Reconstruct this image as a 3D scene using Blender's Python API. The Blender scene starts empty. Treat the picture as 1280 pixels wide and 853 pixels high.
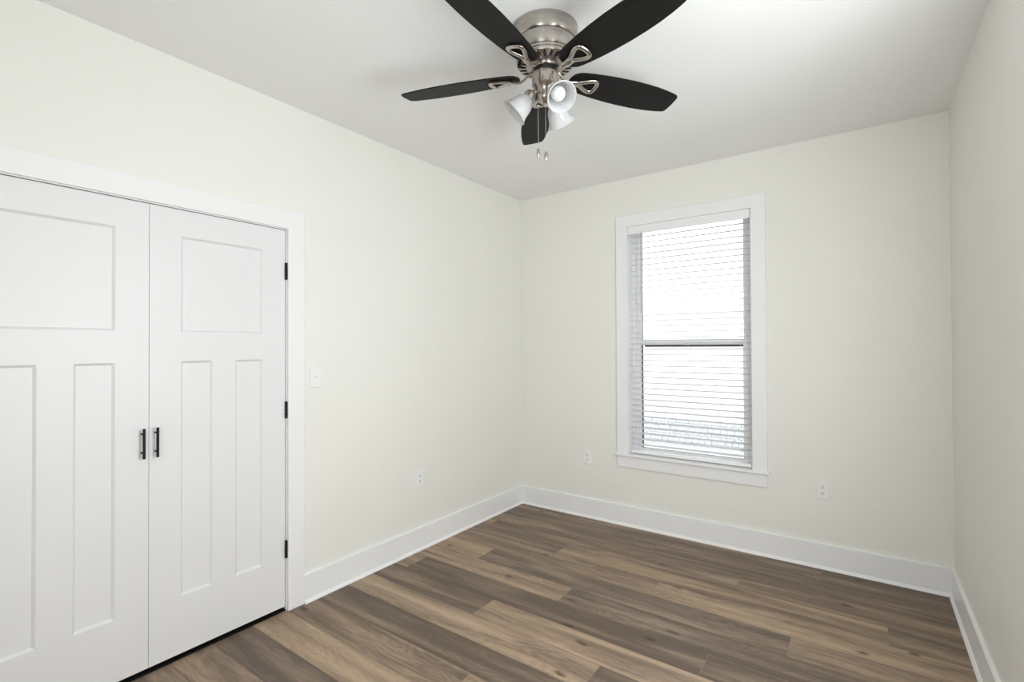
import bpy, bmesh, math, random
from mathutils import Vector, Matrix
random.seed(7)
sc = bpy.context.scene
COL = sc.collection

# ------------------------------------------------------------------ camera
W, H = 2.94, 2.7357            # room width, ceiling height
YR = -4.30                     # rear wall (behind the camera)
yaw, pitch, roll = -0.6201, 0.0101, -0.0046
fw = Vector((math.sin(yaw)*math.cos(pitch), math.cos(yaw)*math.cos(pitch), math.sin(pitch)))
rt = Vector((math.cos(yaw), -math.sin(yaw), 0)); up = rt.cross(fw)
r2 = rt*math.cos(roll) + up*math.sin(roll); u2 = -rt*math.sin(roll) + up*math.cos(roll)
cam = bpy.data.cameras.new('camera'); camo = bpy.data.objects.new('camera', cam); COL.objects.link(camo)
m3 = Matrix((r2, u2, -fw)).transposed()
camo.matrix_world = Matrix.Translation((2.5374, -3.6932, 1.4158)) @ m3.to_4x4()
cam.sensor_width = 36; cam.lens = 616.05/1280*36; cam.clip_start = 0.02; cam.clip_end = 200
sc.camera = camo

# ------------------------------------------------------------------ world, lights, exposure
sc.view_settings.view_transform = 'Standard'; sc.view_settings.look = 'None'
sc.view_settings.gamma = 1; sc.view_settings.use_curve_mapping = False
sc.view_settings.exposure = 0.02
sc.cycles.use_denoising = True
sc.cycles.max_bounces = 16; sc.cycles.diffuse_bounces = 10; sc.cycles.transparent_max_bounces = 24
sc.cycles.sample_clamp_indirect = 8
w = bpy.data.worlds.new('world'); sc.world = w; w.use_nodes = True
w.node_tree.nodes['Background'].inputs[0].default_value = (0.93, 0.97, 1.0, 1)
w.node_tree.nodes['Background'].inputs[1].default_value = 3.0

def area(name, loc, target, sx, sy, power, color):
    l = bpy.data.lights.new(name, 'AREA'); l.shape = 'RECTANGLE'; l.size = sx; l.size_y = sy
    l.energy = power; l.color = color
    o = bpy.data.objects.new(name, l); COL.objects.link(o); o.location = loc
    o.rotation_euler = (Vector(target)-Vector(loc)).to_track_quat('-Z', 'Y').to_euler()
    return o
area('added_side_light', (W+0.15, -2.42, 1.52), (0, -1.05, 1.40), 1.0, 1.15, 31.5, (0.96, 0.99, 1.0))  # added lamp beyond an invented side opening, brightens the left wall
area('added_rear_strip_light', (2.05, YR-0.02, 1.40), (1.5, -1.9, 1.7), 0.25, 1.7, 3.4, (0.96, 0.99, 1.0))  # added narrow lamp behind the camera, puts a highlight on the fan metal

# ------------------------------------------------------------------ materials
def nodes(name):
    m = bpy.data.materials.new(name); m.use_nodes = True
    nt = m.node_tree; b = nt.nodes['Principled BSDF']
    return m, nt, b
def paint(name, col, rough=0.6, bump=0.0, scale=180, spec=0.5):
    m, nt, b = nodes(name)
    b.inputs['Roughness'].default_value = rough
    b.inputs['Specular IOR Level'].default_value = spec
    tc = nt.nodes.new('ShaderNodeTexCoord'); n = nt.nodes.new('ShaderNodeTexNoise')
    n.inputs['Scale'].default_value = 3.0; n.inputs['Detail'].default_value = 3
    nt.links.new(tc.outputs['Object'], n.inputs['Vector'])
    r = nt.nodes.new('ShaderNodeValToRGB')
    r.color_ramp.elements[0].position = 0.3; r.color_ramp.elements[1].position = 0.7
    r.color_ramp.elements[0].color = (*[c*0.985 for c in col], 1); r.color_ramp.elements[1].color = (*col, 1)
    nt.links.new(n.outputs[0], r.inputs[0]); nt.links.new(r.outputs[0], b.inputs['Base Color'])
    if bump:
        n2 = nt.nodes.new('ShaderNodeTexNoise'); n2.inputs['Scale'].default_value = scale; n2.inputs['Detail'].default_value = 2
        nt.links.new(tc.outputs['Object'], n2.inputs['Vector'])
        bp = nt.nodes.new('ShaderNodeBump'); bp.inputs['Strength'].default_value = bump; bp.inputs['Distance'].default_value = 0.001
        nt.links.new(n2.outputs[0], bp.inputs['Height']); nt.links.new(bp.outputs[0], b.inputs['Normal'])
    return m
M = {}
M['wall'] = paint('cream_wall_paint', (0.798, 0.795, 0.750), 0.55, 0.15)
M['ceiling'] = paint('ceiling_paint', (0.835, 0.84, 0.84), 0.7, 0.15)
M['trim'] = paint('white_trim_paint', (0.83, 0.83, 0.835), 0.35)
M['door'] = paint('white_door_paint', (0.755, 0.755, 0.765), 0.42)
M['plastic'] = paint('white_plastic', (0.83, 0.83, 0.83), 0.3)
M['vinyl'] = paint('white_vinyl', (0.85, 0.85, 0.86), 0.35)
M['blind'] = paint('white_blind_slat', (0.84, 0.84, 0.85), 0.4)
M['slat'] = M['blind'].copy(); M['slat'].name = 'translucent_white_slat'
M['cord'] = paint('white_cord', (0.75, 0.75, 0.75), 0.8)
M['wand'] = paint('grey_clear_plastic', (0.5, 0.5, 0.51), 0.25)
M['black'] = paint('matte_black_metal', (0.008, 0.0075, 0.008), 0.5, spec=0.25)
M['slot'] = paint('dark_slot', (0.012, 0.012, 0.012), 0.8)
M['gasket'] = paint('dark_screen_frame', (0.05, 0.042, 0.035), 0.6)
M['bead'] = paint('grey_glazing_bead', (0.35, 0.35, 0.35), 0.6)
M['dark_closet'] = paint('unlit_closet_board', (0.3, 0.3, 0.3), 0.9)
M['siding'] = paint('pale_siding', (0.85, 0.85, 0.84), 0.7)
M['roofing'] = paint('tan_shingle', (0.72, 0.66, 0.58), 0.9)
M['foundation'] = paint('grey_foundation', (0.56, 0.56, 0.57), 0.9)
M['gravel'] = paint('pale_gravel_ground', (0.6, 0.6, 0.6), 0.95)

def blade_mat():
    m, nt, b = nodes('black_wood_blade')
    tc = nt.nodes.new('ShaderNodeTexCoord'); mp = nt.nodes.new('ShaderNodeMapping')
    mp.inputs['Scale'].default_value = (4, 90, 20)
    n = nt.nodes.new('ShaderNodeTexNoise'); n.inputs['Scale'].default_value = 2; n.inputs['Detail'].default_value = 5
    nt.links.new(tc.outputs['Object'], mp.inputs[0]); nt.links.new(mp.outputs[0], n.inputs['Vector'])
    r = nt.nodes.new('ShaderNodeValToRGB'); r.color_ramp.elements[0].color = (0.006, 0.0057, 0.0055, 1)
    r.color_ramp.elements[1].color = (0.012, 0.0115, 0.011, 1)
    nt.links.new(n.outputs[0], r.inputs[0]); nt.links.new(r.outputs[0], b.inputs['Base Color'])
    b.inputs['Roughness'].default_value = 0.5; b.inputs['Specular IOR Level'].default_value = 0.15
    return m
M['blade'] = blade_mat()
def metal(name, col, rough, aniso=0.0, brushed=False):
    m, nt, b = nodes(name)
    b.inputs['Base Color'].default_value = (*col, 1); b.inputs['Metallic'].default_value = 1
    b.inputs['Roughness'].default_value = rough
    if aniso:
        b.inputs['Anisotropic'].default_value = aniso
        b.inputs['Anisotropic Rotation'].default_value = 0.25
        t = nt.nodes.new('ShaderNodeTangent'); t.direction_type = 'RADIAL'; t.axis = 'Z'
        nt.links.new(t.outputs[0], b.inputs['Tangent'])
    if brushed:
        tc = nt.nodes.new('ShaderNodeTexCoord'); mp = nt.nodes.new('ShaderNodeMapping')
        mp.inputs['Scale'].default_value = (3, 3, 600)
        n = nt.nodes.new('ShaderNodeTexNoise'); n.inputs['Scale'].default_value = 1
        nt.links.new(tc.outputs['Object'], mp.inputs[0]); nt.links.new(mp.outputs[0], n.inputs['Vector'])
        r = nt.nodes.new('ShaderNodeMapRange'); r.inputs['To Min'].default_value = rough-0.06; r.inputs['To Max'].default_value = rough+0.08
        nt.links.new(n.outputs[0], r.inputs['Value']); nt.links.new(r.outputs[0], b.inputs['Roughness'])
    return m
M['nickel'] = metal('brushed_nickel', (0.46, 0.425, 0.385), 0.27, 0.7, True)
M['nickel_arm'] = metal('satin_nickel', (0.50, 0.46, 0.41), 0.2)
M['chain'] = metal('chain_metal', (0.55, 0.53, 0.5), 0.3)

def frosted(name, col, trans):
    m = bpy.data.materials.new(name); m.use_nodes = True; nt = m.node_tree
    nt.nodes.remove(nt.nodes['Principled BSDF']); out = nt.nodes['Material Output']
    tc = nt.nodes.new('ShaderNodeTexCoord'); n = nt.nodes.new('ShaderNodeTexNoise')
    n.inputs['Scale'].default_value = 14; n.inputs['Detail'].default_value = 4; n.inputs['Distortion'].default_value = 1.5
    nt.links.new(tc.outputs['Object'], n.inputs['Vector'])
    r = nt.nodes.new('ShaderNodeValToRGB')
    r.color_ramp.elements[0].position = 0.35; r.color_ramp.elements[1].position = 0.65
    r.color_ramp.elements[0].color = (*[c*0.9 for c in col], 1); r.color_ramp.elements[1].color = (*col, 1)
    nt.links.new(n.outputs[0], r.inputs[0])
    d = nt.nodes.new('ShaderNodeBsdfDiffuse'); t = nt.nodes.new('ShaderNodeBsdfTranslucent')
    g = nt.nodes.new('ShaderNodeBsdfGlossy'); g.inputs['Roughness'].default_value = 0.15
    for x in (d, t): nt.links.new(r.outputs[0], x.inputs['Color'])
    mx = nt.nodes.new('ShaderNodeMixShader'); mx.inputs[0].default_value = trans
    nt.links.new(d.outputs[0], mx.inputs[1]); nt.links.new(t.outputs[0], mx.inputs[2])
    fr = nt.nodes.new('ShaderNodeFresnel'); fr.inputs[0].default_value = 1.45
    m2 = nt.nodes.new('ShaderNodeMixShader'); nt.links.new(fr.outputs[0], m2.inputs[0])
    nt.links.new(mx.outputs[0], m2.inputs[1]); nt.links.new(g.outputs[0], m2.inputs[2])
    nt.links.new(m2.outputs[0], out.inputs['Surface'])
    return m
M['shade'] = frosted('alabaster_glass', (0.96, 0.965, 0.975), 0.5)
M['bulb'] = frosted('frosted_bulb', (0.95, 0.95, 0.96), 0.2)
def pane_mat():
    m = bpy.data.materials.new('window_glass'); m.use_nodes = True; nt = m.node_tree
    nt.nodes.remove(nt.nodes['Principled BSDF']); out = nt.nodes['Material Output']
    t = nt.nodes.new('ShaderNodeBsdfTransparent'); t.inputs[0].default_value = (0.96, 0.97, 0.97, 1)
    g = nt.nodes.new('ShaderNodeBsdfGlossy'); g.inputs['Roughness'].default_value = 0.02
    fr = nt.nodes.new('ShaderNodeFresnel'); fr.inputs[0].default_value = 1.45
    mx = nt.nodes.new('ShaderNodeMixShader'); nt.links.new(fr.outputs[0], mx.inputs[0])
    nt.links.new(t.outputs[0], mx.inputs[1]); nt.links.new(g.outputs[0], mx.inputs[2])
    nt.links.new(mx.outputs[0], out.inputs['Surface'])
    return m
M['glass'] = pane_mat()
nt = M['slat'].node_tree; pb = nt.nodes['Principled BSDF']; ou = nt.nodes['Material Output']
tl = nt.nodes.new('ShaderNodeBsdfTranslucent'); tl.inputs[0].default_value = (0.94, 0.94, 0.95, 1)
mx = nt.nodes.new('ShaderNodeMixShader'); mx.inputs[0].default_value = 0.65
nt.links.new(pb.outputs[0], mx.inputs[1]); nt.links.new(tl.outputs[0], mx.inputs[2]); nt.links.new(mx.outputs[0], ou.inputs['Surface'])

def floor_mat():
    m, nt, b = nodes('vinyl_oak_planks'); N = nt.nodes.new; L = nt.links.new
    def attr(n):
        a = N('ShaderNodeAttribute'); a.attribute_name = n; return a
    def math_(op, a, c=None, v=None):
        x = N('ShaderNodeMath'); x.operation = op; L(a, x.inputs[0])
        if c is not None: L(c, x.inputs[1])
        if v is not None: x.inputs[1].default_value = v
        return x.outputs[0]
    tone, seed = attr('tone').outputs['Fac'], attr('seed').outputs['Fac']
    tc = N('ShaderNodeTexCoord')
    off = N('ShaderNodeCombineXYZ'); L(math_('MULTIPLY', seed, v=37.0), off.inputs[0]); L(math_('MULTIPLY', seed, v=91.0), off.inputs[1]); L(math_('MULTIPLY', seed, v=53.0), off.inputs[2])
    add = N('ShaderNodeVectorMath'); add.operation = 'ADD'; L(tc.outputs['Object'], add.inputs[0]); L(off.outputs[0], add.inputs[1])
    def mapped(sx, sy):
        mp = N('ShaderNodeMapping'); mp.inputs['Scale'].default_value = (sx, sy, 1); L(add.outputs[0], mp.inputs[0]); return mp.outputs[0]
    # warm/grey tone of each plank
    base = N('ShaderNodeValToRGB'); cr = base.color_ramp
    cr.elements[0].position = 0.0; cr.elements[0].color = (0.122, 0.086, 0.062, 1)
    cr.elements[1].position = 1.0; cr.elements[1].color = (0.45, 0.330, 0.220, 1)
    e = cr.elements.new(0.35); e.color = (0.200, 0.143, 0.102, 1)
    e = cr.elements.new(0.65); e.color = (0.325, 0.233, 0.157, 1)
    # broad streaks along the board
    n1 = N('ShaderNodeTexNoise'); n1.inputs['Scale'].default_value = 1; n1.inputs['Detail'].default_value = 4; n1.inputs['Distortion'].default_value = 0.6
    L(mapped(1.1, 13), n1.inputs['Vector'])
    s1 = N('ShaderNodeMapRange'); s1.inputs['From Min'].default_value = 0.3; s1.inputs['From Max'].default_value = 0.7
    s1.inputs['To Min'].default_value = -0.38; s1.inputs['To Max'].default_value = 0.30; L(n1.outputs[0], s1.inputs['Value'])
    t1 = math_('ADD', tone, s1.outputs[0])
    # cathedral grain
    n2 = N('ShaderNodeTexNoise'); n2.inputs['Scale'].default_value = 1; n2.inputs['Detail'].default_value = 2; n2.inputs['Distortion'].default_value = 0.3
    L(mapped(1.7, 7), n2.inputs['Vector'])
    rings = math_('FRACT', math_('MULTIPLY', n2.outputs[0], v=16.0))
    rr = math_('ABSOLUTE', math_('SUBTRACT', rings, v=0.5))
    g = math_('MULTIPLY', math_('SUBTRACT', rr, v=0.25), v=0.42)
    n4 = N('ShaderNodeTexNoise'); n4.inputs['Scale'].default_value = 1; L(mapped(0.9, 2.2), n4.inputs['Vector'])
    msk = N('ShaderNodeMapRange'); msk.inputs['From Min'].default_value = 0.38; msk.inputs['From Max'].default_value = 0.65; L(n4.outputs[0], msk.inputs['Value'])
    t2 = math_('ADD', t1, math_('MULTIPLY', g, msk.outputs[0]))
    # fine fibres
    n3 = N('ShaderNodeTexNoise'); n3.inputs['Scale'].default_value = 1; n3.inputs['Detail'].default_value = 6; n3.inputs['Roughness'].default_value = 0.7
    L(mapped(6, 110), n3.inputs['Vector'])
    f3 = math_('MULTIPLY', math_('SUBTRACT', n3.outputs[0], v=0.5), v=0.75)
    t3 = math_('ADD', t2, f3)
    L(t3, base.inputs[0])
    # knots
    v = N('ShaderNodeTexVoronoi'); v.voronoi_dimensions = '2D'; v.inputs['Scale'].default_value = 1; v.inputs['Randomness'].default_value = 1.0
    dn = N('ShaderNodeTexNoise'); dn.inputs['Scale'].default_value = 25; L(add.outputs[0], dn.inputs['Vector'])
    vm = N('ShaderNodeVectorMath'); vm.operation = 'MULTIPLY_ADD'; L(dn.outputs['Color'], vm.inputs[0]); vm.inputs[1].default_value = (0.10, 0.10, 0); L(mapped(1.9, 4.2), vm.inputs[2])
    L(vm.outputs[0], v.inputs['Vector'])
    kn = N('ShaderNodeMapRange'); kn.inputs['From Min'].default_value = 0.02; kn.inputs['From Max'].default_value = 0.075
    kn.inputs['To Min'].default_value = 0.8; kn.inputs['To Max'].default_value = 0; L(v.outputs['Distance'], kn.inputs['Value'])
    cs = N('ShaderNodeSeparateXYZ'); L(v.outputs['Color'], cs.inputs[0])
    gate = math_('GREATER_THAN', cs.outputs[0], v=0.5)
    kmix = N('ShaderNodeMix'); kmix.data_type = 'RGBA'; L(math_('MULTIPLY', kn.outputs[0], gate), kmix.inputs[0])
    L(base.outputs[0], kmix.inputs[6]); kmix.inputs[7].default_value = (0.045, 0.028, 0.017, 1)
    # hue shift: seeds lean grey or brown
    hs = N('ShaderNodeHueSaturation'); sat = N('ShaderNodeMapRange'); sat.inputs['To Min'].default_value = 0.90; sat.inputs['To Max'].default_value = 1.06
    L(attr('warm').outputs['Fac'], sat.inputs['Value']); L(sat.outputs[0], hs.inputs['Saturation']); L(kmix.outputs[2], hs.inputs['Color'])
    # pale bevelled seams
    sm = N('ShaderNodeMix'); sm.data_type = 'RGBA'; L(attr('seam').outputs['Fac'], sm.inputs[0])
    L(hs.outputs[0], sm.inputs[6]); sm.inputs[7].default_value = (0.27, 0.195, 0.135, 1)
    L(sm.outputs[2], b.inputs['Base Color'])
    b.inputs['Roughness'].default_value = 0.5; b.inputs['Specular IOR Level'].default_value = 0.35
    bp = N('ShaderNodeBump'); bp.inputs['Strength'].default_value = 0.12; bp.inputs['Distance'].default_value = 0.001
    L(n3.outputs[0], bp.inputs['Height']); L(bp.outputs[0], b.inputs['Normal'])
    return m
M['floor'] = floor_mat()

# ------------------------------------------------------------------ mesh helpers
def link(name, bm, mat, parent=None, smooth=False, bevel=0.0, loc=None):
    bmesh.ops.recalc_face_normals(bm, faces=bm.faces)
    me = bpy.data.meshes.new(name); bm.to_mesh(me); bm.free()
    if mat: me.materials.append(M[mat])
    if smooth:
        for p in me.polygons: p.use_smooth = True
    o = bpy.data.objects.new(name, me); COL.objects.link(o)
    if smooth:
        e = o.modifiers.new('edges', 'EDGE_SPLIT'); e.split_angle = math.radians(38)
    if bevel:
        b = o.modifiers.new('bevel', 'BEVEL'); b.width = bevel; b.segments = 2; b.limit_method = 'ANGLE'
        b.harden_normals = False
    if parent: o.parent = parent
    if loc: o.location = loc
    return o
def box(bm, x0, x1, y0, y1, z0, z1):
    v = [bm.verts.new(p) for p in ((x0,y0,z0),(x1,y0,z0),(x1,y1,z0),(x0,y1,z0),(x0,y0,z1),(x1,y0,z1),(x1,y1,z1),(x0,y1,z1))]
    for f in ((0,3,2,1),(4,5,6,7),(0,1,5,4),(1,2,6,5),(2,3,7,6),(3,0,4,7)): bm.faces.new([v[i] for i in f])
def boxes(*bs):
    bm = bmesh.new()
    for b in bs: box(bm, *b)
    return bm
def lathe(bm, prof, n=64, mat=Matrix()):
    rings = []
    for r, z in prof:
        if r < 1e-6: rings.append([bm.verts.new(mat @ Vector((0, 0, z)))])
        else: rings.append([bm.verts.new(mat @ Vector((r*math.cos(2*math.pi*i/n), r*math.sin(2*math.pi*i/n), z))) for i in range(n)])
    for a, b in zip(rings, rings[1:]):
        for i in range(n):
            j = (i+1) % n
            if len(a) == 1 and len(b) == 1: continue
            if len(a) == 1: bm.faces.new((a[0], b[i], b[j]))
            elif len(b) == 1: bm.faces.new((a[i], a[j], b[0]))
            else: bm.faces.new((a[i], a[j], b[j], b[i]))
def sweep(bm, pts, ws, hs, closed=False, n=12, ref=Vector((0, 0, 1)), cap=True):
    pts = [Vector(p) for p in pts]; N = len(pts); rings = []
    for i, p in enumerate(pts):
        a = pts[(i-1) % N] if closed or i > 0 else p; b = pts[(i+1) % N] if closed or i < N-1 else p
        t = (b-a).normalized(); s = t.cross(ref)
        s = s.normalized() if s.length > 1e-4 else Vector((1, 0, 0)); q = s.cross(t).normalized()
        wv = ws[i] if isinstance(ws, (list, tuple)) else ws; hv = hs[i] if isinstance(hs, (list, tuple)) else hs
        rings.append([bm.verts.new(p + s*wv*math.cos(2*math.pi*k/n) + q*hv*math.sin(2*math.pi*k/n)) for k in range(n)])
    for i in range(N if closed else N-1):
        a, b = rings[i], rings[(i+1) % N]
        for k in range(n): bm.faces.new((a[k], a[(k+1) % n], b[(k+1) % n], b[k]))
    if not closed and cap: bm.faces.new(rings[0][::-1]); bm.faces.new(rings[-1])
def smoothpath(ctrl, closed=False, per=6):
    P = [Vector(p) for p in ctrl]; N = len(P); out = []
    seg = N if closed else N-1
    for i in range(seg):
        p1, p2 = P[i], P[(i+1) % N]
        p0 = P[(i-1) % N] if closed or i > 0 else p1; p3 = P[(i+2) % N] if closed or i < N-2 else p2
        for k in range(per):
            t = k/per
            out.append(0.5*((2*p1)+(p2-p0)*t+(2*p0-5*p1+4*p2-p3)*t*t+(3*p1-p0-3*p2+p3)*t**3))
    if not closed: out.append(P[-1])
    return out
def extrude_profile(bm, prof, p0, p1, out):
    """prof: (distance from wall, z) points, swept from p0 to p1 along the wall; out = unit vector into the room"""
    A = [bm.verts.new(Vector(p0)+out*d+Vector((0, 0, z))) for d, z in prof]
    B = [bm.verts.new(Vector(p1)+out*d+Vector((0, 0, z))) for d, z in prof]
    n = len(prof)
    for i in range(n): bm.faces.new((A[i], A[(i+1) % n], B[(i+1) % n], B[i]))
    bm.faces.new(A[::-1]); bm.faces.new(B)
def struct(o): o['kind'] = 'structure'; return o
def tag(o, label, cat, group=None):
    o['label'] = label; o['category'] = cat
    if group: o['group'] = group
    return o
def empty(name, loc, rot=(0, 0, 0)):
    o = bpy.data.objects.new(name, None); COL.objects.link(o); o.location = loc; o.rotation_euler = rot
    o.empty_display_size = 0.05; return o

# ------------------------------------------------------------------ floor: one mesh, a face group per plank
PW = 0.1825; PL = 1.811
rows = {   # row: (joint x, [tones left to right], [warmth])
 0: (2.307, [.40, .36, .27]), 1: (1.33, [.36, .30]), 2: (1.915, [.62, .42]), 3: (2.62, [.40, .55, .42]),
 4: (1.527, [.50, .66]), 5: (2.237, [.68, .36, .55]), 6: (1.14, [.70, .22]), 7: (1.946, [.62, .16, .26]),
 8: (0.842, [.20, .68]), 9: (1.575, [.66, .20]), 10: (1.62, [.22, .5]), 11: (1.14, [.40, .66]),
 12: (1.75, [.68, .4]), 13: (0.95, [.20, .6]), 14: (1.6, [.58, .3]), 15: (.5, [.4, .6, .2])}
def build_floor():
    bm = bmesh.new()
    lt = bm.faces.layers.float.new('tone'); ls = bm.faces.layers.float.new('seed')
    lw = bm.faces.layers.float.new('warm'); lm = bm.faces.layers.float.new('seam')
    rnd = random.Random(11)
    def quad(x0, x1, y0, y1, z, tone, seed, warm, seam):
        v = [bm.verts.new(p) for p in ((x0,y0,z),(x1,y0,z),(x1,y1,z),(x0,y1,z))]
        f = bm.faces.new(v); f[lt] = tone; f[ls] = seed; f[lw] = warm; f[lm] = seam
    quad(-0.9, W+0.2, YR-0.2, 0.2, -0.0012, .3, 0, .5, 0.8)
    g = 0.0012
    for i in range(-2, 24):
        y1 = -0.0445-PW*i; y0 = y1-PW
        jx, tones = rows.get(i, (rnd.uniform(0.2, 2.4), None))
        js = sorted(jx+PL*k for k in range(-3, 3)); xs = [a for a in js if -0.8 < a < W+0.1]
        xs = [-0.9]+xs+[W+0.2]
        # tones belong to the planks that lie inside the room
        inside = [k for k in range(len(xs)-1) if xs[k+1] > 0.02]
        for k in range(len(xs)-1):
            if tones and k in inside: t = tones[min(inside.index(k), len(tones)-1)]
            else: t = rnd.uniform(.15, .75)
            quad(xs[k]+g, xs[k+1]-g, y0+g, y1-g, 0.0, t, rnd.random(), min(1, max(0, t*0.9+rnd.uniform(-.1, .35))), 0)
    o = link('floor', bm, 'floor')
    return struct(o)
build_floor()

# ------------------------------------------------------------------ walls and ceiling
T = 0.14
WX0, WX1, WZ0, WZ1 = 1.015, 1.919, 0.556, 2.400      # window rough opening
CY0, CY1, CZ = -3.478, -2.238, 2.050                  # closet opening
def wallobj(name, bm): return struct(link(name, bm, 'wall'))
wallobj('wall_left', boxes((-T, 0, CY1+0.018, T, 0, H), (-T, 0, YR-T, CY0-0.018, 0, H), (-T, 0, CY0-0.018, CY1+0.018, CZ+0.018, H)))
wallobj('wall_back', boxes((0, WX0, 0, T, 0, H), (WX1, W, 0, T, 0, H), (WX0, WX1, 0, T, 0, WZ0), (WX0, WX1, 0, T, WZ1, H)))
wallobj('wall_right', boxes((W, W+T, -1.70, T, 0, H), (W, W+T, YR-T, -3.10, 0, H), (W, W+T, -3.10, -1.70, 0, 0.80), (W, W+T, -3.10, -1.70, 2.35, H)))  # unseen opening added to let the side lamp shine in
wallobj('wall_front', boxes((0, 1.72, YR-T, YR, 0, H), (2.64, W, YR-T, YR, 0, H), (1.72, 2.64, YR-T, YR, 2.36, H), (1.72, 2.64, YR-T, YR, 0, 0.34)))  # unseen opening added for the rear lamp
struct(link('ceiling', boxes((-0.9, W+T, YR-T, T, H, H+0.1)), 'ceiling'))
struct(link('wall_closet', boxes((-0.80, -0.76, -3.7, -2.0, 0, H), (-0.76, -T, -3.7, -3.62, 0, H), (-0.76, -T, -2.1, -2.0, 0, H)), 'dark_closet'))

# baseboards with shoe moulding
HB, TB = 0.157, 0.016
bprof = [(0, 0), (TB, 0), (TB, HB-0.003), (TB-0.003, HB), (0, HB)]
sprof = [(TB, 0), (TB+.013, 0), (TB+.013, .004), (TB+.010, .0085), (TB+.005, .0145), (TB, .0185)]
CA = -2.140
def baseboard(name, p0, p1, out):
    bm = bmesh.new(); extrude_profile(bm, bprof, p0, p1, out); o = struct(link(name, bm, 'trim'))
    bm = bmesh.new(); extrude_profile(bm, sprof, p0, p1, out); link('shoe_moulding', bm, 'trim', o)
baseboard('baseboard_left', (0, CA, 0), (0, 0, 0), Vector((1, 0, 0)))
baseboard('baseboard_back', (TB, 0, 0), (W-TB, 0, 0), Vector((0, -1, 0)))
baseboard('baseboard_right', (W, 0, 0), (W, YR, 0), Vector((-1, 0, 0)))

def casing_bm(pts, fn):
    # pts: outline polygon (a, z); fn(a, z, depth) -> xyz ; depth 0 at the wall, 1 at the face
    bm = bmesh.new(); A = [bm.verts.new(fn(a, z, 0)) for a, z in pts]; B = [bm.verts.new(fn(a, z, 1)) for a, z in pts]; n = len(pts)
    bm.faces.new(A); bm.faces.new(B[::-1])
    for i in range(n): bm.faces.new((A[i], A[(i+1) % n], B[(i+1) % n], B[i]))
    return bm
# ------------------------------------------------------------------ closet doors
ci, co, ct = CY1+0.004, CA, 2.054
ko, ki = CY0-0.098, CY0-0.004
bm = casing_bm([(co, 0), (co, ct+.098), (ko, ct+.098), (ko, 0), (ki, 0), (ki, ct), (ci, ct), (ci, 0)], lambda a, z, d: (d*.018, a, z))
struct(link('trim_1', bm, 'trim', bevel=0.003))['label'] = 'white flat casing around the closet doors'
bm = boxes((-T, 0.0, CY1, CY1+0.018, 0, CZ+0.018), (-T, 0.0, CY0-0.018, CY0, 0, CZ+0.018), (-T, 0, CY0, CY1, CZ, CZ+0.018),
           (-0.075, -0.045, CY1-0.012, CY1, 0, CZ), (-0.075, -0.045, CY0, CY0+0.012, 0, CZ), (-0.075, -0.045, CY0, CY1, CZ-0.012, CZ))
struct(link('trim_2', bm, 'trim'))['label'] = 'white jamb lining the closet doorway'
struct(link('trim_3', boxes((-.055, -.002, CY0, CY1, 0, .007)), 'black'))['label'] = 'black strip added under the closet doors to darken the gap'  # black floor strip added to darken the gap below the doors
XF = -0.003                                            # door face
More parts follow.
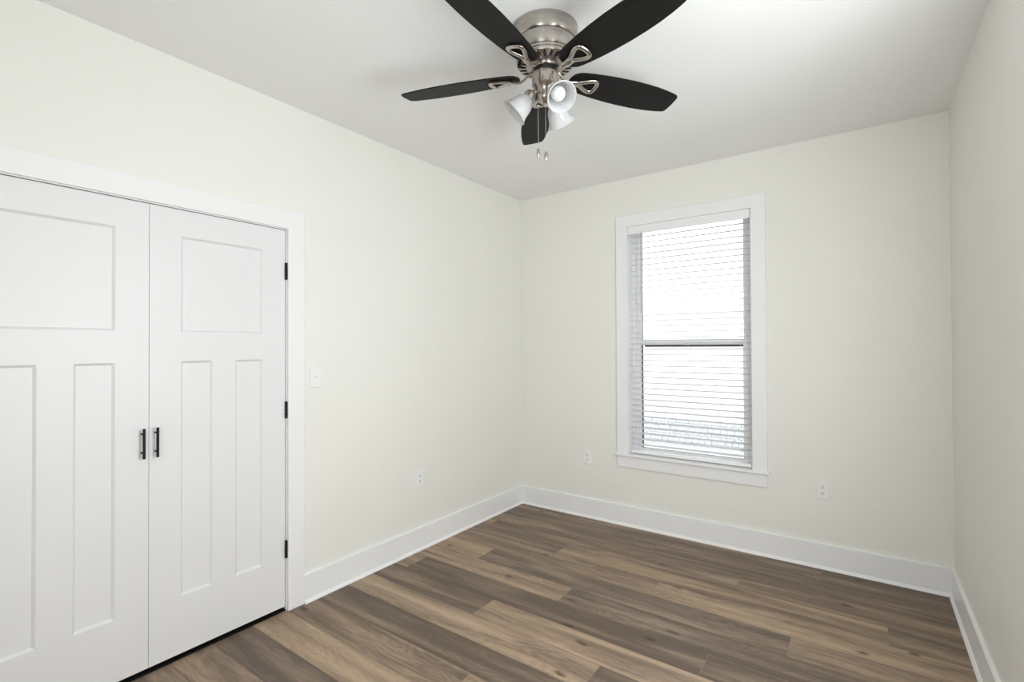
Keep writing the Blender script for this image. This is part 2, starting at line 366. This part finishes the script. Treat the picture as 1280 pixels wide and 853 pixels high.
def door_leaf(name, y0, y1, handle_y, hinge_y, label):
    zb, zt = 0.025, 2.046
    wd = y1-y0; c = (y0+y1)/2
    # openings: one wide panel above two tall narrow panels
    l, r = c-0.187, c+0.187
    ops = [(l, r, 1.487, 1.926), (l, l+0.134, 0.284, 1.353), (r-0.134, r, 0.284, 1.353)]
    ys = sorted({y0, y1, *[a for o in ops for a in o[:2]]}); zs = sorted({zb, zt, *[a for o in ops for a in o[2:]]})
    bm = bmesh.new(); vd = {}
    def V(x, y, z):
        k = (round(x, 5), round(y, 5), round(z, 5))
        if k not in vd: vd[k] = bm.verts.new(k)
        return vd[k]
    for i in range(len(ys)-1):
        for j in range(len(zs)-1):
            cy, cz = (ys[i]+ys[i+1])/2, (zs[j]+zs[j+1])/2
            if any(o[0] < cy < o[1] and o[2] < cz < o[3] for o in ops): continue
            bm.faces.new((V(XF, ys[i], zs[j]), V(XF, ys[i+1], zs[j]), V(XF, ys[i+1], zs[j+1]), V(XF, ys[i], zs[j+1])))
    s, d = 0.010, 0.010
    for a, b_, e, f in ops:
        ya = [q for q in ys if a-1e-6 <= q <= b_+1e-6]; za = [q for q in zs if e-1e-6 <= q <= f+1e-6]
        outer = [V(XF, q, e) for q in ya] + [V(XF, b_, q) for q in za[1:]] + [V(XF, q, f) for q in ya[::-1][1:]] + [V(XF, a, q) for q in za[::-1][1:-1]]
        inner = {}
        def I(v):
            y = min(max(v.co.y, a+s), b_-s); z = min(max(v.co.z, e+s), f-s)
            k = (round(y, 5), round(z, 5))
            if k not in inner: inner[k] = bm.verts.new((XF-d, y, z))
            return inner[k]
        ring = [I(v) for v in outer]; n = len(outer)
        for k in range(n):
            q = [outer[k], outer[(k+1) % n], ring[(k+1) % n], ring[k]]
            u = []
            for x in q:
                if x not in u: u.append(x)
            if len(u) > 2: bm.faces.new(u)
        u = []
        for x in ring:
            if x not in u: u.append(x)
        bm.faces.new(u)
    # edges and back of the slab
    xb = XF-0.035
    def side(pts):
        for p, q in zip(pts, pts[1:]):
            bm.faces.new((V(XF, *p), V(XF, *q), V(xb, *q), V(xb, *p)))
    side([(y0, q) for q in zs]); side([(y1, q) for q in zs]); side([(q, zb) for q in ys]); side([(q, zt) for q in ys])
    for i in range(len(ys)-1):
        for j in range(len(zs)-1):
            bm.faces.new((V(xb, ys[i], zs[j]), V(xb, ys[i+1], zs[j]), V(xb, ys[i+1], zs[j+1]), V(xb, ys[i], zs[j+1])))
    o = struct(link(name, bm, 'door')); o['label'] = label
    # bar pull on two posts
    bm = bmesh.new()
    lathe(bm, [(0, .938), (.0045, .938), (.0055, .939), (.0055, 1.066), (.0045, 1.067), (0, 1.067)], 20, Matrix.Translation((XF+.029, handle_y, 0)))
    for z in (.962, 1.043): sweep(bm, [(XF, handle_y, z), (XF+.029, handle_y, z)], .0042, .0042)
    h = link('door_handle', bm, 'black', o, smooth=True); h['label'] = 'black bar pull handle'
    for z0, z1 in ((0.284, .378), (1.032, 1.123), (1.779, 1.870)):
        bm = bmesh.new()
        for k in range(5):
            a = z0+(z1-z0)*k/5+.0004; b_ = z0+(z1-z0)*(k+1)/5-.0004
            lathe(bm, [(0, a), (.0062, a), (.0066, a+.0006), (.0066, b_-.0006), (.0062, b_), (0, b_)], 18, Matrix.Translation((.0045, hinge_y, 0)))
        box(bm, -.03, .002, hinge_y-.0012, hinge_y+.0012, z0, z1)
        hg = link('hinge', bm, 'black', o, smooth=True); hg['label'] = 'black butt hinge'
    return o
YM = -2.8625
door_leaf('door_1', YM+.0009, -2.2415, YM+.0235, -2.2395, 'right white three-panel closet door')
door_leaf('door_2', -3.4745, YM-.0009, YM-.0265, -3.4765, 'left white three-panel closet door')

# ------------------------------------------------------------------ window
win = empty('window_1', (1.467, 0.0, WZ0)); win['kind'] = 'structure'
def wpart(name, bm, mat='trim', parent=win, bevel=0.0):
    for v in bm.verts: v.co -= Vector(win.location)
    return link(name, bm, mat, parent, bevel=bevel)
ox0, ox1, ozt = 0.934, 2.005, 2.440
ix0, ix1, izt = 1.022, 1.914, 2.352
st = 0.5648
wpart('window_casing', casing_bm([(ox0, st), (ox0, ozt), (ox1, ozt), (ox1, st), (ix1, st), (ix1, izt), (ix0, izt), (ix0, st)], lambda a, z, d: (a, -d*.018, z)), bevel=0.002)
wpart('window_sill', boxes((ox0-.014, ox1+.014, -0.036, 0.0, st-0.018, st), (WX0, WX1, 0.0, 0.085, st-0.018, st)), bevel=0.003)
wpart('window_apron', boxes((ox0, ox1, -0.016, 0, 0.458, st-0.018)), bevel=0.002)
wpart('window_jamb', boxes((WX0, WX0+.012, 0, T, st, WZ1), (WX1-.012, WX1, 0, T, st, WZ1), (WX0, WX1, 0, T, WZ1-.012, WZ1)))
# vinyl double-hung unit
fx0, fx1 = WX0+.012, WX1-.012
fz0, fz1 = st-.018, WZ1-.012
wpart('window_frame', boxes((fx0, fx0+.028, .085, .150, fz0, fz1), (fx1-.028, fx1, .085, .150, fz0, fz1), (fx0+.028, fx1-.028, .085, .150, fz1-.028, fz1), (fx0+.028, fx1-.028, .085, .150, fz0, fz0+.022)), 'vinyl', bevel=.002)
def sash(name, y0, y1, z0, z1, bead, bm_w):
    a, b_ = fx0+.028, fx1-.028; s = .036
    o = wpart(name, boxes((a, a+s, y0, y1, z0, z1), (b_-s, b_, y0, y1, z0, z1), (a+s, b_-s, y0, y1, z1-s, z1), (a+s, b_-s, y0, y1, z0, z0+s)), 'vinyl', bevel=.002)
    gm = (y0+y1)/2
    wpart('pane', boxes((a+s, b_-s, gm-.002, gm+.002, z0+s, z1-s)), 'glass', o)
    w_ = bm_w; x0, x1, c0, c1 = a+s, b_-s, z0+s, z1-s
    wpart('glazing_bead', boxes((x0, x0+w_, gm+.003, gm+.009, c0, c1), (x1-w_, x1, gm+.003, gm+.009, c0, c1), (x0+w_, x1-w_, gm+.003, gm+.009, c1-w_, c1), (x0+w_, x1-w_, gm+.003, gm+.009, c0, c0+w_)), bead, o)
    return o
sash('window_sash', .120, .146, 1.420, fz1-.028, 'bead', .004)       # upper
sash('window_sash', .092, .118, fz0+.022, 1.456, 'bead', .003)        # lower
sx0, sx1 = fx0+.030, fx1-.030
wpart('insect_screen_frame', boxes((sx0+.018, sx0+.032, .151, .160, fz0+.024, 1.44), (sx1-.046, sx1-.034, .151, .160, fz0+.024, 1.44),
      (sx0+.046, sx1-.046, .151, .160, 1.403, 1.44), (sx0+.046, sx1-.046, .151, .160, fz0+.024, fz0+.045)), 'gasket')

# ------------------------------------------------------------------ venetian blind
bx0, bx1 = 1.037, 1.903
bl = empty('venetian_blind', (1.467, 0.045, 2.358)); tag(bl, 'white horizontal slat venetian blind hanging inside the window opening, slats open', 'blind')
def bpart(name, bm, mat, bevel=0.0, smooth=False, parent=bl):
    for v in bm.verts: v.co -= Vector(bl.location)
    return link(name, bm, mat, parent, bevel=bevel, smooth=smooth)
bpart('valance', boxes((bx0-.008, bx1+.008, .000, .010, 2.288, 2.358), (bx0-.008, bx0-.004, .010, .03, 2.288, 2.358), (bx1+.004, bx1+.008, .010, .03, 2.288, 2.358)), 'blind', bevel=.002)
bpart('headrail', boxes((bx0, bx1, .016, .070, 2.312, 2.358)), 'blind', bevel=.002)
bm = bmesh.new()
slat_zs = []
z = 0.640
while z < 2.285: slat_zs.append(z); z += 0.0440
for z in slat_zs:                                       # gently crowned slats, 50 mm deep
    cs = []
    for k in range(7):
        u = -1+2*k/6
        cs.append((0.045+0.025*u*math.cos(.06), z+0.0022*(1-u*u)+0.025*u*math.sin(.06)))
    prof = cs+[(y, q-.0019) for y, q in cs[::-1]]
    A = [bm.verts.new((bx0, y, q)) for y, q in prof]; B = [bm.verts.new((bx1, y, q)) for y, q in prof]
    n = len(prof)
    for i in range(n): bm.faces.new((A[i], A[(i+1) % n], B[(i+1) % n], B[i]))
    bm.faces.new(A[::-1]); bm.faces.new(B)
bpart('slats', bm, 'slat')
bpart('bottom_rail', boxes((bx0, bx1, .016, .071, .572, .594)), 'blind', bevel=.003)
for x in (1.105, 1.470, 1.835):
    bm = bmesh.new()
    for y in (.0165, .0735):
        sweep(bm, [(x, y, .59), (x, y, 2.315)], .0008, .0008, n=6)
    for z in slat_zs: sweep(bm, [(x, .0165, z-.0035), (x, .0735, z-.0005)], .0005, .0005, n=5)
    bpart('ladder_cord', bm, 'cord')
bm = bmesh.new(); sweep(bm, [(1.134, -.003, 2.30), (1.134, -.003, 1.665)], .0030, .0030, n=10)
bpart('tilt_wand', bm, 'wand', smooth=True)

# ------------------------------------------------------------------ outlets and switch
def plate_bm(wd, ht, t=.006):
    bm = bmesh.new(); v0 = []; r = .004
    def rr(w_, h_, r_):
        return [(sx*(w_/2-r_)+r_*math.cos(a), sz*(h_/2-r_)+r_*math.sin(a)) for sx, sz, b0 in ((1,1,0),(-1,1,90),(-1,-1,180),(1,-1,270)) for a in [math.radians(b0+q) for q in (0,30,60,90)]]
    rings = [[bm.verts.new((x, -y, z)) for x, z in rr(*a)] for y, a in ((0, (wd, ht, r)), (t*.5, (wd, ht, r)), (t, (wd-.006, ht-.006, r)))]
    for A, B in zip(rings, rings[1:]):
        for i in range(16): bm.faces.new((A[i], A[(i+1) % 16], B[(i+1) % 16], B[i]))
    bm.faces.new(rings[-1])
    return bm
def make_outlet(name='power_outlet'):
    root = empty(name, (0, 0, 0))
    link('cover_plate', plate_bm(.070, .114), 'plastic', root)
    for s in (1, -1):
        zc = s*.0195; bm = bmesh.new(); pr = []
        for k in range(32):
            a = 2*math.pi*k/32; pr.append((.0172*math.cos(a), max(-.0125, min(.0125, .0172*math.sin(a)))))
        A = [bm.verts.new((x, -.0055, zc+z)) for x, z in pr]; B = [bm.verts.new((x*.97, -.0085, zc+z*.97)) for x, z in pr]
        for i in range(32): bm.faces.new((A[i], A[(i+1) % 32], B[(i+1) % 32], B[i]))
        bm.faces.new(B); rc = link('receptacle', bm, 'plastic', root)
        bm = boxes((-.0078, -.0050, -.0088, -.008, zc-.001, zc+.0085), (.0050, .0078, -.0088, -.008, zc, zc+.0078))
        lathe(bm, [(0, 0), (.0032, 0), (.0032, .0008), (0, .0008)], 14, Matrix.Translation((0, -.008, zc-.0068)) @ Matrix.Rotation(math.radians(90), 4, 'X'))
        link('socket_slots', bm, 'slot', rc)
    bm = bmesh.new(); lathe(bm, [(0, 0), (.0032, 0), (.0028, .001), (0, .0012)], 14, Matrix.Translation((0, -.006, 0)) @ Matrix.Rotation(math.radians(90), 4, 'X'))
    link('screw', bm, 'plastic', root)
    return root
def copy_tree(o, parent=None):
    c = o.copy(); COL.objects.link(c); c.parent = parent
    for ch in list(o.children): copy_tree(ch, c)
    return c
out_a = make_outlet(); out_a.location = (2.316, 0, .493)
tag(out_a, 'white duplex power outlet low on the window wall, right of the window', 'power outlet', 'duplex wall outlets')
out_b = copy_tree(out_a); out_b.location = (.665, 0, .493)
tag(out_b, 'white duplex power outlet low on the window wall, left of the window near the corner', 'power outlet', 'duplex wall outlets')
out_c = copy_tree(out_a); out_c.location = (0, -1.262, .493); out_c.rotation_euler = (0, 0, math.radians(90))
tag(out_c, 'white duplex power outlet low on the left wall beyond the closet doors', 'power outlet', 'duplex wall outlets')
sw = empty('light_switch', (0, -2.063, 1.243), (0, 0, math.radians(90)))
tag(sw, 'white toggle light switch on the left wall beside the closet door casing', 'light switch')
link('cover_plate', plate_bm(.070, .114), 'plastic', sw)
bm = boxes((-.0055, .0055, -.0075, -.0055, -.012, .012)); link('toggle_surround', bm, 'plastic', sw)
bm = bmesh.new(); sweep(bm, [(0, -.006, -.001), (0, -.012, .004), (0, -.018, .008)], [.0042, .004, .0034], [.0055, .0045, .0032], n=10)
link('toggle', bm, 'plastic', sw, smooth=True)
for z in (.030, -.030):
    bm = bmesh.new(); lathe(bm, [(0, 0), (.003, 0), (.0026, .001), (0, .0012)], 14, Matrix.Translation((0, -.006, z)) @ Matrix.Rotation(math.radians(90), 4, 'X'))
    link('screw', bm, 'plastic', sw)

# ------------------------------------------------------------------ ceiling fan
FX, FY = 1.467, -1.945
fan = empty('ceiling_fan', (FX, FY, H))
tag(fan, 'brushed nickel hugger ceiling fan with five black blades and three frosted glass light shades', 'ceiling fan')
Z = lambda z: z-H
def fl(bm, prof, n=72): lathe(bm, [(r, Z(z)) for r, z in prof], n)
bm = bmesh.new()
fl(bm, [(0, 2.7355), (.132, 2.7355), (.1345, 2.733), (.1345, 2.705), (.1335, 2.688), (.130, 2.676), (.1275, 2.6725), (.1235, 2.6712), (.1235, 2.6688),
        (.1265, 2.667), (.1270, 2.655), (.1262, 2.640), (.1240, 2.626), (.1205, 2.6165), (.1170, 2.6155), (.1170, 2.6125), (.1205, 2.6110), (.1212, 2.607), (.1200, 2.6035),
        (.1165, 2.6025), (.1165, 2.600), (.1195, 2.5985), (.1195, 2.592), (.1175, 2.5875), (.110, 2.5850), (.078, 2.580), (.060, 2.580), (.058, 2.5795), (.0575, 2.573), (.054, 2.569), (0, 2.569)])
mh = link('motor_housing', bm, 'nickel', fan, smooth=True)
bm = bmesh.new()
for k in range(24):
    a = 2*math.pi*k/24; R_ = Matrix.Rotation(a, 4, 'Z')
    p = [R_ @ Vector((q, 0, Z(2.5852)-(.110-q)*-.156+(-.0002))) for q in (.112, .100, .090, .080)]
    p = [Vector((v.x, v.y, Z(2.5852-(.110-math.hypot(v.x, v.y))*.156)-.0012)) for v in p]
    sweep(bm, p, [.0030, .0062, .0058, .0028], .0012, n=10)
link('vent_slots', bm, 'slot', mh)
for k in range(4):
    a = math.radians(-62+k*90); bm = bmesh.new()
    lathe(bm, [(.0034, 0), (.0034, .002), (0, .0028)], 12, Matrix.Rotation(a, 4, 'Z') @ Matrix.Translation((.1268, 0, Z(2.652))) @ Matrix.Rotation(math.radians(90), 4, 'Y'))
    link('screw', bm, 'chain', mh, smooth=True)
bm = bmesh.new(); fl(bm, [(0, 2.571), (.046, 2.571), (.047, 2.568), (.047, 2.558), (.044, 2.552), (0, 2.552)])
link('flywheel', bm, 'slot', fan, smooth=True)

# blade: span along +x, drawn flat, then pitched
prof = [(.112, .0), (.1135, .014), (.118, .027), (.127, .041), (.142, .051), (.165, .057), (.20, .0625), (.25, .0685), (.32, .0742), (.40, .0772), (.47, .0765),
        (.53, .0728), (.58, .0668), (.615, .0608), (.634, .0565), (.643, .0525), (.648, .0470), (.6505, .036), (.652, .018), (.6525, 0)]
outline = [(r_, t_) for r_, t_ in prof] + [(r_, -t_) for r_, t_ in prof[::-1][1:-1]]
def blade_bm():
    bm = bmesh.new(); th = .0055
    lo = [bm.verts.new((x, y, 0)) for x, y in outline]; hi = [bm.verts.new((x, y, th)) for x, y in outline]
    n = len(outline); bm.faces.new(lo[::-1]); bm.faces.new(hi)
    for i in range(n): bm.faces.new((lo[i], lo[(i+1) % n], hi[(i+1) % n], hi[i]))
    return bm
def arm_bm():
    bm = bmesh.new()
    arm = smoothpath([(.044, 0, .022), (.064, 0, .016), (.085, 0, .000), (.108, 0, -.012), (.135, 0, -.012), (.160, 0, -.008)], per=5)
    n = len(arm); ws = [.0105-.0045*math.sin(math.pi*min(1, i/(n*.8))) for i in range(n)]
    sweep(bm, arm, [w_*1.55 for w_ in ws], [.0055]*n, n=12)
    loop = smoothpath([(.150, 0, -.0065), (.172, .0125, -.0065), (.195, .0245, -.0065), (.216, .0315, -.0065), (.232, .0270, -.0065), (.238, .010, -.0065),
                       (.238, -.010, -.0065), (.232, -.0270, -.0065), (.216, -.0315, -.0065), (.195, -.0245, -.0065), (.172, -.0125, -.0065)], closed=True, per=4)
    sweep(bm, loop, .0098, .0052, closed=True, n=12)
    for x, y in ((.216, .0315), (.216, -.0315), (.152, 0)):
        lathe(bm, [(0, -.0155), (.0026, -.0150), (.0038, -.0125), (.0038, -.010)], 12, Matrix.Translation((x, y, .003)))
    return bm
blades = [(-.326, .030), (-.252, .008), (-.284, .030), (-.302, .000), (-.300, -.030)]
first = None
for k, (a0, sag) in enumerate(blades):
    t = a0+k*2*math.pi/5
    e = Vector((math.cos(t)*math.cos(sag), math.sin(t)*math.cos(sag), -math.sin(sag))); n_ = Vector((-math.sin(t), math.cos(t), 0)); u_ = e.cross(n_)
    p_ = -.215
    nn = n_*math.cos(p_)+u_*math.sin(p_); uu = e.cross(nn)
    mat = Matrix.Translation((0, 0, Z(2.545))) @ Matrix((e, nn, uu)).transposed().to_4x4()
    if first is None:
        b_ = link('blade', blade_bm(), 'blade', fan, bevel=.0012)
        ar = link('blade_bracket', arm_bm(), 'nickel_arm', b_, smooth=True); first = (b_, ar)
    else:
        b_ = first[0].copy(); COL.objects.link(b_); b_.parent = fan
        ar = first[1].copy(); COL.objects.link(ar); ar.parent = b_
    b_.matrix_local = mat
    ar.matrix_local = Matrix.Identity(4)

# light kit
bm = bmesh.new()
fl(bm, [(0, 2.556), (.034, 2.556), (.036, 2.552), (.050, 2.549), (.057, 2.546), (.059, 2.542), (.059, 2.538), (.0565, 2.536), (.0565, 2.504), (.0585, 2.502), (.0585, 2.498), (.055, 2.494),
        (.044, 2.488), (.036, 2.478), (.034, 2.462), (.037, 2.452), (.037, 2.445), (.030, 2.436), (.018, 2.428), (.010, 2.424), (.009, 2.418), (.006, 2.413), (0, 2.411)], 64)
kit = link('light_kit', bm, 'nickel', fan, smooth=True)
view_az = math.atan2(rt.y, rt.x)
sh0 = None
for phi in (175, 55, -65):
    az = view_az+math.radians(phi)
    # local frame: +z runs from the socket to the mouth of the shade
    ax = Vector((math.cos(az)*math.sin(math.radians(47)), math.sin(az)*math.sin(math.radians(47)), -math.cos(math.radians(47))))
    base = Vector((math.cos(az)*.060, math.sin(az)*.060, Z(2.460)))
    m_ = Matrix.Translation(base) @ ax.to_track_quat('Z', 'Y').to_matrix().to_4x4()
    if sh0 is None:
        bm = bmesh.new()
        lathe(bm, [(0, -.030), (.010, -.030), (.012, -.026), (.012, -.018), (.020, -.014), (.0285, -.006), (.0300, .002), (.0300, .012), (.0275, .014), (.026, .010), (0, .008)], 36)
        sweep(bm, smoothpath([(0, 0, -.026), (0, 0, -.040), (0, 0, -.052)], per=3), .0085, .0085, n=14, ref=Vector((0, 1, 0)))
        sk = link('socket_cup', bm, 'nickel_arm', kit, smooth=True)
        bm = bmesh.new()
        pr = [(.0245, .004), (.0250, .014), (.0300, .022), (.0370, .032), (.0420, .045), (.0450, .060), (.0480, .074), (.0530, .087), (.0600, .097), (.0615, .0985)]
        lathe(bm, pr+[(r_-.0028, z_+.0003) for r_, z_ in pr[::-1]], 48)
        sd = link('lamp_shade', bm, 'shade', kit, smooth=True)
        bm = bmesh.new()
        lathe(bm, [(0, .012), (.013, .012), (.0135, .022), (.017, .030), (.024, .040), (.0285, .051), (.0295, .060), (.0275, .070), (.022, .078), (.014, .0835), (.006, .086), (0, .0865)], 32)
        bu = link('light_bulb', bm, 'bulb', sd, smooth=True); sh0 = (sk, sd, bu)
    else:
        sk = sh0[0].copy(); sd = sh0[1].copy(); bu = sh0[2].copy()
        for q in (sk, sd, bu): COL.objects.link(q)
        sk.parent = kit; sd.parent = kit; bu.parent = sd
    sk.matrix_local = m_; sd.matrix_local = m_; bu.matrix_local = Matrix.Identity(4)
# pull chains hang from the switch housing
vr = Vector((rt.x, rt.y, 0)); vf = Vector((-rt.y, rt.x, 0))
for off, ztop, zend in ((-.034, 2.500, 2.218), (-.002, 2.440, 2.212)):
    p = vr*off + vf*(-.048 if off < -.01 else -.030)
    bm = bmesh.new(); z = ztop
    sweep(bm, [(p.x, p.y, Z(ztop)), (p.x, p.y, Z(zend))], .0007, .0007, n=6)
    while z > zend:
        lathe(bm, [(0, Z(z)-.0013), (.0011, Z(z)-.0007), (.0013, Z(z)), (.0011, Z(z)+.0007), (0, Z(z)+.0013)], 6, Matrix.Translation((p.x, p.y, 0))); z -= .0036
    ch = link('pull_chain', bm, 'chain', fan)
    bm = bmesh.new(); q = Z(zend)
    lathe(bm, [(0, q+.004), (.002, q+.003), (.0028, q), (.0060, q-.006), (.0075, q-.014), (.0070, q-.024), (.0048, q-.032), (.0040, q-.035), (0, q-.036)], 18, Matrix.Translation((p.x, p.y, 0)))
    link('pull_knob', bm, 'nickel_arm', ch, smooth=True)

# ------------------------------------------------------------------ outside, washed out by daylight
struct(link('ground', boxes((-15, 18, .2, 25, -0.7, -0.6)), 'gravel'))
nb = empty('neighbouring_house', (0.5, 6.5, -0.6)); tag(nb, 'pale sided neighbouring house washed out by daylight beyond the window', 'house')
def npart(name, bm, mat, parent=nb):
    for v in bm.verts: v.co -= Vector(nb.location)
    return link(name, bm, mat, parent)
bm = bmesh.new()
for k in range(20): 
    z0 = -.6+k*.15
    A = [bm.verts.new(p) for p in ((-8, 6.48, z0), (6, 6.48, z0), (6, 6.50, z0+.15), (-8, 6.50, z0+.15), (-8, 6.6, z0), (6, 6.6, z0), (6, 6.6, z0+.15), (-8, 6.6, z0+.15))]
    for f in ((0,1,2,3),(4,7,6,5),(0,4,5,1),(3,2,6,7),(0,3,7,4),(1,5,6,2)): bm.faces.new([A[i] for i in f])
npart('wall', bm, 'siding')
bm = bmesh.new()
for r_ in range(7):                                    # courses of rough block
    x = -7.9+(r_ % 2)*.2
    while x < 5.7:
        d = random.uniform(0, .03); box(bm, x, x+.117, 6.40-d, 6.50, -.6+r_*.075, -.6+r_*.075+.070); x += .122
npart('foundation', bm, 'foundation')
bm = bmesh.new(); A = [bm.verts.new(p) for p in ((-8.3, 6.1, 2.04), (6.3, 6.1, 2.04), (6.3, 9.5, 4.0), (-8.3, 9.5, 4.0), (-8.3, 6.1, 2.12), (6.3, 6.1, 2.12), (6.3, 9.5, 4.1), (-8.3, 9.5, 4.1))]
for f in ((0,3,2,1),(4,5,6,7),(0,1,5,4),(1,2,6,5),(2,3,7,6),(3,0,4,7)): bm.faces.new([A[i] for i in f])
npart('roof', bm, 'roofing')
